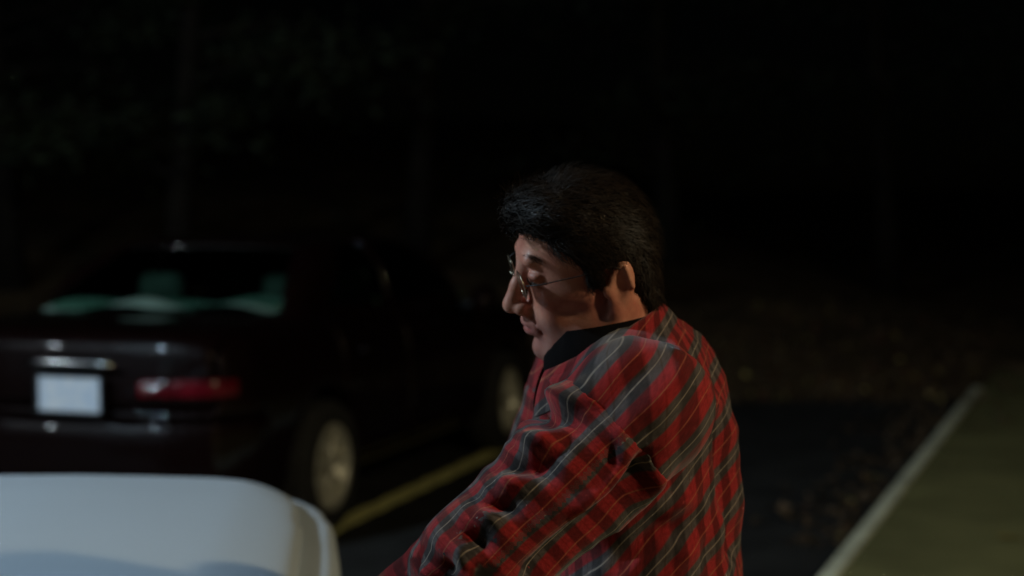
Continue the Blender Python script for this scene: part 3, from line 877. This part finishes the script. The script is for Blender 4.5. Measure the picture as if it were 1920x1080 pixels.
for i in sel:
    p = Vc[i].copy(); n = N[i]
    if n @ Uh < -.75: continue
    f_, l_, u_ = hl[i]
    flow = -Fh * (.9 if u_ > .02 else .35) - Uh * (.15 + .9 * max(0, .12 - u_) / .12) + Lh * np.sign(l_) * .25
    if f_ > .05 and u_ > .06: flow = -Fh * .5 + Lh * .9 + Uh * .35
    flow = flow + hrng.normal(0, .28, 3)
    L = hrng.uniform(.018, .040) * (1.0 if u_ > .04 or f_ < -.05 else .5); w = hrng.uniform(.0003, .0007)
    k = len(sv); nseg = 4
    ph = hrng.uniform(0, 6)
    tdir = flow - n * (flow @ n); tdir /= max(np.linalg.norm(tdir), 1e-6)
    sd = np.cross(tdir, n)
    p = p - n * .003
    for s in range(nseg + 1):
        t = s / nseg
        q = p + tdir * L * t + n * (L * .30 * math.sin(min(t, .8) * 2.6) + .002) + sd * (.0035 * math.sin(t * 4 + ph))
        ww = w * (1 - .8 * t)
        sv += [q - sd * ww, q + sd * ww]
        if s: sf.append((k + 2 * s - 2, k + 2 * s - 1, k + 2 * s + 1, k + 2 * s))
so = mesh_obj('hair_strands', np.array(sv) - PO, sf, M['hair'], hair)
so.parent = hair

# eyebrows
for s in (-1, 1):
    ev, ef = [], []
    for i in range(160):
        t = hrng.random(); p = H(.0955 - .020 * t * t, s * (.012 + .036 * t), .0255 + .007 * math.sin(t * 2.4) + hrng.normal(0, .0022))
        dv = (Lh * s * .8 + Uh * (.35 - .6 * t) - Fh * .4 * t); dv = dv / np.linalg.norm(dv)
        k = len(ev); q = p + dv * .010 + Fh * .001; sd = np.cross(dv, Fh) * .0006
        ev += [p - sd, p + sd, q]; ef.append((k, k + 1, k + 2))
    plink('eyebrow', np.array(ev), ef, M['hair'])

# ---- glasses: thin wire, slipped down a little
gl = empty('eyeglasses'); gl.parent = person
GW = .00075
def lens_ring(s, n=28):
    out = []
    for j in range(n):
        q = 2 * math.pi * j / n
        cx, cz = math.cos(q), math.sin(q)
        a = math.copysign(abs(cx) ** .75, cx) * .0215; b_ = math.copysign(abs(cz) ** .75, cz) * .016
        out.append(H(.1045 - .10 * (abs(a * s + .034)) ** 1.6 + .006 * 0 + (b_ * .10), s * .034 + a, .000 + b_))
    return out
for s in (-1, 1):
    rg = lens_ring(s)
    fr = MB(); fr.tube([p - PO for p in rg] + [rg[0] - PO, rg[1] - PO], GW, 6, False)
    fr.build('lens_rim', M['wire'], gl)
    cen = sum(rg) / len(rg)
    mesh_obj('lens', [p - PO for p in rg] + [cen + Fh * .0015 - PO], [(j, (j + 1) % len(rg), len(rg)) for j in range(len(rg))], M['lens_glass'], gl)
    arm = [H(.102, s * .0585, .006), H(.085, s * .0725, .009), H(.03, s * .080, .012), H(-.012, s * .083, .016), H(-.034, s * .084, .002)]
    MB().tube([p - PO for p in arm], GW * 1.1, 6).build('temple', M['black_trim'], gl)
MB().tube([p - PO for p in (H(.108, -.0105, .004), H(.1125, -.004, .008), H(.1125, .004, .008), H(.108, .0105, .004))], GW, 6).build('bridge', M['wire'], gl)

# ---- shirt
TPS = R(12)
TF = np.array((-math.cos(TPS), math.sin(TPS), 0)); TL = np.array((-math.sin(TPS), -math.cos(TPS), 0))
TM = np.stack((TF, TL, np.array((0, 0, 1.0))))
st = .005
sf_ = Field(np.arange(-.32, .40, st), np.arange(1.80, 2.52, st), np.arange(.78, 1.50, st))
# torso
def tor(f, l, u, r, k, a=0.0):
    Rm = np.array(Matrix.Rotation(a, 3, 'Y'))
    sf_.ell(np.array((.185, 2.14, 0)) + TF * f + TL * l + np.array((0, 0, u)), r, k, Rm @ TM)
tor(.010, 0, 1.215, (.120, .172, .165), .05)
tor(-.004, 0, 1.05, (.122, .172, .16), .07)
tor(-.004, 0, .93, (.125, .175, .12), .07)
tor(.014, 0, 1.295, (.098, .165, .105), .06)
for S in (SH_L, SH_R):
    sf_.cone(S, NECK + np.array((.022, 0, -.062)), .064, .058, .05)
    sf_.ell(S + np.array((0, 0, .0)), (.080, .078, .080), .04)
torsoD = sf_.D.copy()
armL = Field(sf_.xs, sf_.ys, sf_.zs)
armL.cone(SH_L, EL_L, .083, .070, .01); armL.cone(EL_L, WR_L - FDL * .02, .068, .043, .03)
armR = Field(sf_.xs, sf_.ys, sf_.zs)
armR.cone(SH_R, EL_R, .078, .066, .01); armR.cone(EL_R, WR_R - FDR * .02, .064, .043, .03)
D = smin(smin(torsoD, armR.D, .03), armL.D, .028)
# neck opening, cuffs cut square, hem
Xg, Yg, Zg = sf_.xs[:, None, None], sf_.ys[None, :, None], sf_.zs[None, None, :]
nk = d_cone(Xg, Yg, Zg, NECK + np.array((.008, 0, -.06)), NECK + np.array((-.085, -.01, .10)), .068, .078)
D = smax(D, -nk, .012)
D = np.maximum(D, .845 - Zg)
def dist_poly3(P, pts):
    best = np.full(len(P), 9.0)
    for a_, b_ in zip(pts[:-1], pts[1:]):
        ab = b_ - a_; t = np.clip((P - a_) @ ab / (ab @ ab), 0, 1)
        best = np.minimum(best, np.linalg.norm(P - a_ - t[:, None] * ab, axis=1))
    return best
def seg_dist(P, a_, b_):
    ab = b_ - a_; t = np.clip((P - a_) @ ab / (ab @ ab), 0, 1)
    return np.linalg.norm(P - a_ - t[:, None] * ab, axis=1), t
# folds on the side towards us: pixel course, height, width (metres), drawn in depth planes
def fold(V, near, pix, depth, amp, w):
    pts = [at(x, y, depth) for x, y in pix]
    Q = V.copy(); flat = [p * np.array((1, 0, 1)) for p in pts]
    Q[:, 1] = 0
    dd_ = dist_poly3(Q, flat)
    # fade towards the ends
    e0 = np.linalg.norm(Q - flat[0], axis=1); e1 = np.linalg.norm(Q - flat[-1], axis=1)
    tp = np.clip(np.minimum(e0, e1) / (w * 2.2), .15, 1)
    return 1.45 * amp * np.exp(-(dd_ / w) ** 2) * tp * near
FOLDS = [
    ([(1200, 815), (1192, 865), (1160, 915), (1100, 965), (1030, 1020), (960, 1080)], 1.93, -.015, .015),
    ([(1176, 800), (1165, 860), (1120, 905), (1050, 950)], 1.93, .010, .012),
    ([(1150, 800), (1140, 850), (1115, 885)], 1.90, -.005, .010),
    ([(1225, 830), (1225, 890), (1190, 950), (1120, 1010)], 1.95, .008, .013),
    ([(1352, 760), (1360, 850), (1372, 930), (1388, 1010), (1392, 1080)], 2.05, -.012, .011),
    ([(1378, 770), (1384, 860), (1396, 940), (1402, 1020)], 2.08, .006, .014),
    ([(1345, 660), (1352, 700), (1362, 760)], 2.06, -.008, .010),
    ([(1330, 960), (1275, 990), (1230, 1000), (1180, 1040), (1120, 1075)], 2.0, -.014, .018),
    ([(1330, 930), (1270, 950), (1225, 970)], 2.0, .008, .014),
    ([(1280, 1000), (1285, 1080)], 2.0, .010, .016),
    ([(1330, 1000), (1338, 1090)], 2.0, -.006, .010),
    # sleeve, upper contour
    ([(1000, 735), (1040, 740), (1085, 720)], 1.98, .012, .010),
    ([(990, 800), (1030, 775), (1090, 765)], 1.93, -.012, .010),
    ([(965, 835), (1010, 815), (1060, 815)], 1.93, .013, .010),
    ([(940, 880), (985, 862), (1030, 870)], 1.92, -.012, .009),
    ([(925, 905), (970, 893), (1005, 900)], 1.92, .013, .010),
    ([(905, 935), (950, 935), (985, 950)], 1.92, -.010, .008),
    ([(885, 955), (925, 955), (950, 975)], 1.92, .012, .009),
    ([(862, 985), (900, 990), (925, 1020)], 1.92, -.011, .009),
    ([(840, 1005), (870, 1012), (875, 1050)], 1.92, .013, .010),
    ([(805, 1030), (840, 1045), (850, 1080)], 1.92, -.010, .010),
    ([(780, 1045), (805, 1065), (810, 1090)], 1.92, .010, .010),
    # long pulls from the shoulder
    ([(1250, 620), (1180, 690), (1110, 760), (1050, 840)], 1.98, -.007, .020),
    ([(1290, 650), (1240, 720), (1190, 780)], 1.98, .006, .018),
    ([(1130, 760), (1070, 840), (1020, 900)], 1.90, .007, .014),
    ([(1095, 770), (1040, 845), (985, 905)], 1.90, -.009, .014),
]
Dg = np.gradient(D, st)
def field_n(P):
    i_, j_, k_ = (np.clip(((P[:, c] - a_[0]) / st).round().astype(int), 0, len(a_) - 1) for c, a_ in enumerate((sf_.xs, sf_.ys, sf_.zs)))
    g_ = np.stack([q_[i_, j_, k_] for q_ in Dg], 1).astype(np.float64)
    return g_ / np.maximum(np.linalg.norm(g_, axis=1), 1e-6)[:, None]
def cloth_part(Dp):
    V, F = nets(Dp, sf_.xs, sf_.ys, sf_.zs)
    V = relax(V, F, 3, .5); N = field_n(V)
    near = np.clip((2.16 - V[:, 1]) / .05, 0, 1); h = np.zeros(len(V))
    for fo in FOLDS: h += fold(V, near, *fo)
    q = np.stack((V @ np.array((.70, 0, .72)) * 9, V[:, 1] * 16, V @ np.array((-.72, 0, .70)) * 30), 1)
    h += vnoise(q) * .009 + vnoise(q * 2.1 + 4) * .004
    return relax(V + N * h[:, None], F, 1, .35), F
def sleeve_region(Da, S, E):
    ax_ = (E - S) / np.linalg.norm(E - S)
    t_ = (Xg - S[0]) * ax_[0] + (Yg - S[1]) * ax_[1] + (Zg - S[2]) * ax_[2]
    return smax(Da - torsoD - .004, .035 - t_, .02)
gL = sleeve_region(armL.D, SH_L, EL_L); gR = sleeve_region(armR.D, SH_R, EL_R)
V, F = cloth_part(np.maximum(np.maximum(D, -.012 - gL), -.012 - gR))
shirt = plink('shirt', V, F, M['plaid'])
SV = [(shirt, V, F, 0)]
for kk, g_ in ((1, gL), (2, gR)):
    V, F = cloth_part(np.maximum(D - .0020, g_))
    SV.append((mesh_obj('sleeve', V - PO, F, M['plaid'], shirt), V, F, kk))
# cloth coordinates per face corner (metres)
def cloth_uv(o, V, F, kind):
    me = o.data
    nl = len(me.loops); li = np.empty(nl, np.int32); me.loops.foreach_get('vertex_index', li)
    P = V[li]
    uv = np.zeros((nl, 2))
    ctr = np.array((.185, 2.14))
    rel = P[:, :2] - ctr
    th = np.arctan2(rel[:, 1], rel[:, 0])                      # back is near 0, so the seam hides at the front
    n_ = np.array((-.735, .0, .678))
    uv[:, 0] = th * .150 + P[:, 2] * .06
    uv[:, 1] = P @ n_ + .02
    for kk, (S, E) in ((1, (SH_L, EL_L)), (2, (SH_R, EL_R))):
        if kk != kind: continue
        mk = np.ones(nl, bool)
        ax_ = (E - S) / np.linalg.norm(E - S)
        a1 = np.cross(ax_, np.array((0, 1.0, 0))); a1 /= np.linalg.norm(a1); a2 = np.cross(ax_, a1)
        r_ = P[mk] - S
        ang = np.arctan2(r_ @ a1, -(r_ @ a2))
        if (a2[1] > 0): ang = np.arctan2(r_ @ a1, (r_ @ a2) * -1)
        uv[mk, 0] = r_ @ ax_
        uv[mk, 1] = ang * .078 * (1 if a1 @ n_ > 0 else -1) + float(S @ n_) + .02
    w = vnoise(P * 22) * .010; w2 = vnoise(P * 22 + 11) * .010
    uv[:, 0] += w; uv[:, 1] += w2 * .8
    lay = me.uv_layers.new(name='cloth')
    lay.data.foreach_set('uv', uv.astype(np.float32).ravel())
for o_, V_, F_, k_ in SV: cloth_uv(o_, V_, F_, k_)

# collar: a stand round the neck and a turned-down fall
def collar():
    v, f = [], []
    n = 40; rows = 9
    axn = np.array((-.16, 0, 1.0)); axn /= np.linalg.norm(axn)
    for i in range(n + 1):
        q = -2.75 + 5.5 * i / n                                  # 0 at the nape
        dr_ = np.array((math.cos(q), math.sin(q), 0.0)) if True else None
        front = (1 - math.cos(q)) / 2
        base = NECK + np.array((.004, -.002, .004)) + np.array((dr_[0] * .076, dr_[1] * .084, 0)) + np.array((-.012 * front, 0, -.088 * front))
        outw = dr_
        for r_ in range(rows):
            t = r_ / (rows - 1)
            if t < .45:
                s = t / .45; off = outw * (-.010 + .004 * s) + axn * (-.006 + .040 * s)
            else:
                s = (t - .45) / .55; fl = .050 + .022 * front ** 2
                off = outw * (-.004 + .012 * math.sin(s * 1.6) + .020 * s) + axn * (.034 + .005 * math.sin(s * 3.1) - fl * s)
            v.append(base + off)
    for i in range(n):
        for r_ in range(rows - 1): f.append((i * rows + r_, i * rows + r_ + 1, (i + 1) * rows + r_ + 1, (i + 1) * rows + r_))
    return np.array(v), np.array(f)
cv_, cf_ = collar()
co = mesh_obj('collar', cv_ - PO, cf_, M['plaid'], shirt)
cloth_uv(co, cv_, cf_, 0)
sm = co.modifiers.new('thick', 'SOLIDIFY'); sm.thickness = .003
ss = co.modifiers.new('soft', 'SUBSURF'); ss.levels = 1; ss.render_levels = 1
# cuffs and a few buttons
for W_, FD_ in ((WR_L, FDL), (WR_R, FDR)):
    d_ = FD_ / np.linalg.norm(FD_)
    cu = MB().tube([W_ - d_ * .055 - PO, W_ - d_ * .05 - PO, W_ - d_ * .005 - PO, W_ - PO], [.043, .046, .044, .040], 20).build('cuff', M['plaid'], shirt)
    MB().lathe([(.001, .004), (.005, .004), (.0055, 0)], 10, 'z', tuple(W_ - d_ * .03 + np.array((0, -.045, .0)) - PO)).build('button', M['button'], shirt)
# tee neckband inside the collar, near black to paint the shade under the jaw
MB().tube([NECK + np.array((.01, 0, -.075)) - PO, NECK + np.array((.0, -.004, -.026)) - PO, NECK + np.array((-.003, -.006, -.003)) - PO, NECK + np.array((-.005, -.006, .008)) - PO], [.094, .084, .075, .070], 32, False).build('undershirt_shade_band', M['tee_shade'], person)

# ---- trousers and shoes (below the frame)
tf_ = Field(np.arange(-.1, .42, .012), np.arange(1.90, 2.40, .012), np.arange(.04, 1.0, .012))
tf_.ell(HIP + np.array((0, 0, -.01)), (.115, .165, .11), .05)
for s in (-1, 1):
    hip, kn, an = LEGS[s]
    tf_.cone(hip, kn, .095, .072, .04); tf_.cone(kn, an + np.array((0, 0, .0)), .072, .058, .03)
V2, F2 = nets(tf_.D, tf_.xs, tf_.ys, tf_.zs)
V2 = relax(V2, F2, 2); N2 = normals(V2, F2); V2 = V2 + N2 * (vnoise(V2 * np.array((14, 14, 24))) * .016)[:, None]
plink('trousers', V2, F2, M['trousers'])
for s in (-1, 1):
    an = LEGS[s][2]
    f2 = Field(np.arange(-.2, .40, .007), np.arange(1.9, 2.4, .007), np.arange(-.03, .18, .007))
    f2.ell(an + np.array((-.055, 0, -.045)), (.145, .046, .045), .02); f2.ell(an + np.array((.02, 0, -.03)), (.06, .042, .07), .03)
    f2.D = np.maximum(f2.D, .002 - f2.zs[None, None, :])
    V3, F3 = nets(f2.D, f2.xs, f2.ys, f2.zs)
    plink('shoe', relax(V3, F3, 1), F3, M['leather'])

# ------------------------------------------------------------------ trees and bank
def tree(x, y, h, cr, lean, seed, label, lm, low=.35, leaves=2600, name='tree'):
    rg = random.Random(seed); nr = np.random.default_rng(seed)
    z0 = ground_z(x, y) - .1
    root = empty(name, (x, y, z0)); tag(root, label, 'tree', 'trees on the dark bank')
    tr = MB(); lb = MB()
    path = [(lean * t * t * h + .12 * math.sin(t * 5 + seed), .1 * math.sin(t * 4 + seed * 2), t * h) for t in np.linspace(0, 1, 9)]
    tr.tube(path, [(.20 if i == 0 else .15) * (1 - .85 * i / 8) * (h / 8) for i in range(9)], 10)
    tr.build('trunk', M['bark'], root)
    cl = []
    for i in range(26):
        t = low + (1 - low) * i / 26
        p = Vector(path[min(int(t * 8), 7)]).lerp(Vector(path[min(int(t * 8) + 1, 8)]), t * 8 % 1)
        q = rg.uniform(0, 6.283) if i > 5 else -1.6 + (i - 2.5) * .8 + rg.uniform(-.3, .3)
        ln = cr * (1.15 - .85 * t) * rg.uniform(.7, 1.1) / (1.15 - .85 * low) * 1.1
        end = p + Vector((math.cos(q) * ln, math.sin(q) * ln, ln * rg.uniform(-.22, .25)))
        mid = p.lerp(end, .5) + Vector((0, 0, ln * .10))
        lb.tube([p, mid, end], [.045 * h / 8, .028 * h / 8, .010], 5, False)
        for s in np.linspace(.35, 1.05, 5):
            c = p.lerp(mid, s * 2) if s < .5 else mid.lerp(end, s * 2 - 1)
            cl.append((np.array(c), ln * .22 * rg.uniform(.7, 1.3)))
    lb.build('limbs', M['bark'], root)
    n = leaves
    ci = nr.integers(0, len(cl), n); C = np.array([cl[i][0] for i in ci]); S = np.array([cl[i][1] for i in ci])
    off = nr.normal(0, 1, (n, 3)) * S[:, None] * np.array((.6, .6, .26)); off[:, 2] -= np.abs(off[:, 0]) * .25
    P = C + off
    a = nr.normal(0, 1, (n, 3)); a[:, 2] *= .4; a /= np.linalg.norm(a, axis=1)[:, None]
    bb = np.cross(a, nr.normal(0, 1, (n, 3))); bb /= np.linalg.norm(bb, axis=1)[:, None]
    ls = nr.uniform(.04, .085, n)[:, None]
    v = np.stack((P - a * ls, P + bb * ls * .42, P + a * ls, P - bb * ls * .42), 1).reshape(-1, 3)
    f = np.arange(4 * n).reshape(-1, 4)
    mesh_obj('crown', v, f, lm, root, False)
    return root
tree(-3.15, 15.5, 7.5, 1.9, -.01, 5, 'evergreen with dimly lit drooping boughs behind the dark sedan roof', M['leaf_mid'], .22, 5200)
tree(-5.9, 18.5, 8.5, 2.4, .01, 8, 'dark evergreen at the far left end of the bank', M['leaf_dark'], .18, 3600)
tree(-1.1, 19.0, 9.0, 2.3, .0, 12, 'dark evergreen on the bank left of the man\'s head', M['leaf_dark'], .22, 3600)
tree(2.0, 21.0, 8.5, 2.2, .01, 15, 'dark evergreen on the bank just right of the man\'s head', M['leaf_dark'], .15, 3600)
tree(5.3, 23.0, 9.5, 2.7, -.01, 21, 'dark broad tree beyond the leafy verge near the right edge', M['leaf_dark'], .2, 3600)
tree(8.8, 24.0, 9.0, 2.5, .0, 27, 'dark tree at the far right past the pavement', M['leaf_dark'], .2, 3000)

def shrub(x, y, r, seed, label):
    nr = np.random.default_rng(seed); z0 = ground_z(x, y)
    root = empty('shrub', (x, y, z0)); tag(root, label, 'shrub', 'shrubs on the dark bank')
    n = 1500
    st_ = MB()
    ends = []
    for i in range(12):
        q = nr.uniform(0, 6.28); e = Vector((math.cos(q) * r * .8, math.sin(q) * r * .8, r * nr.uniform(.5, 1.1)))
        st_.tube([(0, 0, -.05), tuple(e * .5 + Vector((0, 0, .1))), tuple(e)], [.02, .013, .005], 5, False); ends.append(np.array(e))
    st_.build('stems', M['bark'], root)
    C = np.array(ends)[nr.integers(0, 12, n)] * nr.uniform(.4, 1.1, n)[:, None] + nr.normal(0, r * .17, (n, 3))
    C[:, 2] = np.abs(C[:, 2])
    a = nr.normal(0, 1, (n, 3)); a /= np.linalg.norm(a, axis=1)[:, None]
    bb = np.cross(a, nr.normal(0, 1, (n, 3))); bb /= np.linalg.norm(bb, axis=1)[:, None]
    ls = nr.uniform(.025, .05, n)[:, None]
    v = np.stack((C - a * ls, C + bb * ls * .5, C + a * ls, C - bb * ls * .5), 1).reshape(-1, 3)
    mesh_obj('foliage', v, np.arange(4 * n).reshape(-1, 4), M['leaf_dark'], root, False)
shrub(-2.2, 15.0, .8, 41, 'low dark shrub behind the dark sedan')
shrub(.9, 16.5, .75, 42, 'low dark shrub on the bank behind the man')
shrub(6.6, 16.5, .9, 43, 'dark shrub beside the far pavement at the right edge')

# leaf litter on the verge and along the kerb (nobody could count it)
def litter(name, pts, size, m, seed):
    nr = np.random.default_rng(seed); n = len(pts)
    q = nr.uniform(0, 6.283, n); tl_ = nr.normal(0, .35, (n, 2)); ls = size * nr.uniform(.6, 1.3, n)
    a = np.stack((np.cos(q), np.sin(q), tl_[:, 0]), 1) * ls[:, None]; bb = np.stack((-np.sin(q), np.cos(q), tl_[:, 1]), 1) * (ls * .55)[:, None]
    P = np.array(pts); P[:, 2] += .012 + np.abs(tl_).sum(1) * ls * .35
    up = np.array((0, 0, 1.0)) * (ls * .25)[:, None]
    v = np.stack((P - a, P - a * .2 + bb + up, P + a, P - a * .2 - bb + up), 1).reshape(-1, 3)
    i = np.arange(n)[:, None] * 4
    f = np.concatenate([i + np.array((0, 3, 2)), i + np.array((0, 2, 1))])
    o = mesh_obj(name, v, f, m, None, False)
    return tag(o, kind='stuff')
vp, vr, vy = [], [], []
for i in range(15000):
    x = rng.uniform(-9, 8); y = ROAD_END - .25 + abs(rng.normal(0, 3.0))
    if x > kerb_x(y) - .05: continue
    (vp if i % 9 else (vr if i % 2 else vy)).append((x, y, max(ground_z(x, y), 0)))
litter('brown_leaf_litter', vp, .038, M['fall_brown'], 1)
litter('red_leaf_litter', vr, .036, M['fall_red'], 2)
litter('yellow_leaf_litter', vy, .03, M['fall_yellow'], 3)
gp = []
for i in range(420):
    y = rng.uniform(7.0, 13.0); x = kerb_x(y) - abs(rng.normal(0, .16 + .03 * (y - 7))) - .03
    if vnoise(np.array([[y * 1.9, 3, 1]]))[0] < -.12: continue
    gp.append((x, y, 0))
wp = []
for i in range(900):
    y = 9.5 + 6.5 * rng.random() ** .6; o = rng.uniform(-.1, 1.9)
    if rng.random() > (y - 9) / 6: continue
    p = along(y, o, .084); wp.append(p if y < 14.6 else (p[0], p[1], .02))
litter('pavement_dimming_leaves', wp, .045, M['fall_brown'], 6)  # leaves added to darken the far pavement where it sinks into shade
litter('gutter_leaf_litter', gp, .036, M['fall_brown'], 4)

# single fallen leaves one can point at
def fallen_leaf(px, py, z, size, m, rz, label, group='fallen leaves on the ground'):
    d = (CAM[2] - z) / ((py - 380) / FPX) if py > 380 else 10
    x, y = (px - 960) / FPX * d, d
    root = empty('fallen_leaf', (x, y, z + .004), rz); tag(root, label, 'leaf', group)
    v, f = [], []
    prof = [0, .35, .55, .42, .6, .5, .3, 0]
    n = len(prof)
    for i, w in enumerate(prof):
        t = i / (n - 1) * 2 - 1
        zz = .10 * (1 - t * t) + .12 * abs(t) ** 3
        v += [(t * size, -w * size * .9, (zz + w * .30) * size), (t * size, 0, zz * size), (t * size, w * size * .9, (zz + w * .22) * size)]
    for i in range(n - 1):
        for j in (0, 1): f.append((3 * i + j, 3 * i + j + 1, 3 * i + 4 + j, 3 * i + 3 + j))
    mesh_obj('blade', v, f, m, root)
    MB().tube([(size * .95, 0, .10 * size), (size * 1.5, .05 * size, .05 * size)], .0022, 5).build('stalk', m, root)
fallen_leaf(1896, 1016, .078, .050, M['fall_yellow'], .1, 'pale yellow leaf lying on the pavement at the right edge')
fallen_leaf(1512, 960, 0, .036, M['fall_red'], .5, 'reddish leaf alone on the asphalt between the man and the kerb')
fallen_leaf(1545, 995, 0, .034, M['fall_brown'], 1.4, 'small brown leaf on the asphalt nearest the kerb end')
fallen_leaf(1640, 900, 0, .045, M['fall_yellow'], .2, 'pale leaf on the asphalt a hand width from the kerb')
fallen_leaf(1598, 945, 0, .036, M['fall_yellow'], 2.2, 'small pale leaf out on the asphalt beside the kerb')
fallen_leaf(1640, 813, 0, .055, M['fall_red'], .2, 'dark red leaf on the asphalt farthest from the kerb')
fallen_leaf(1583, 1012, 0, .035, M['fall_yellow'], .9, 'small yellow leaf tucked against the near kerb end')
fallen_leaf(1590, 868, 0, .05, M['fall_brown'], -.3, 'curled brown leaf in the middle of the dark asphalt')
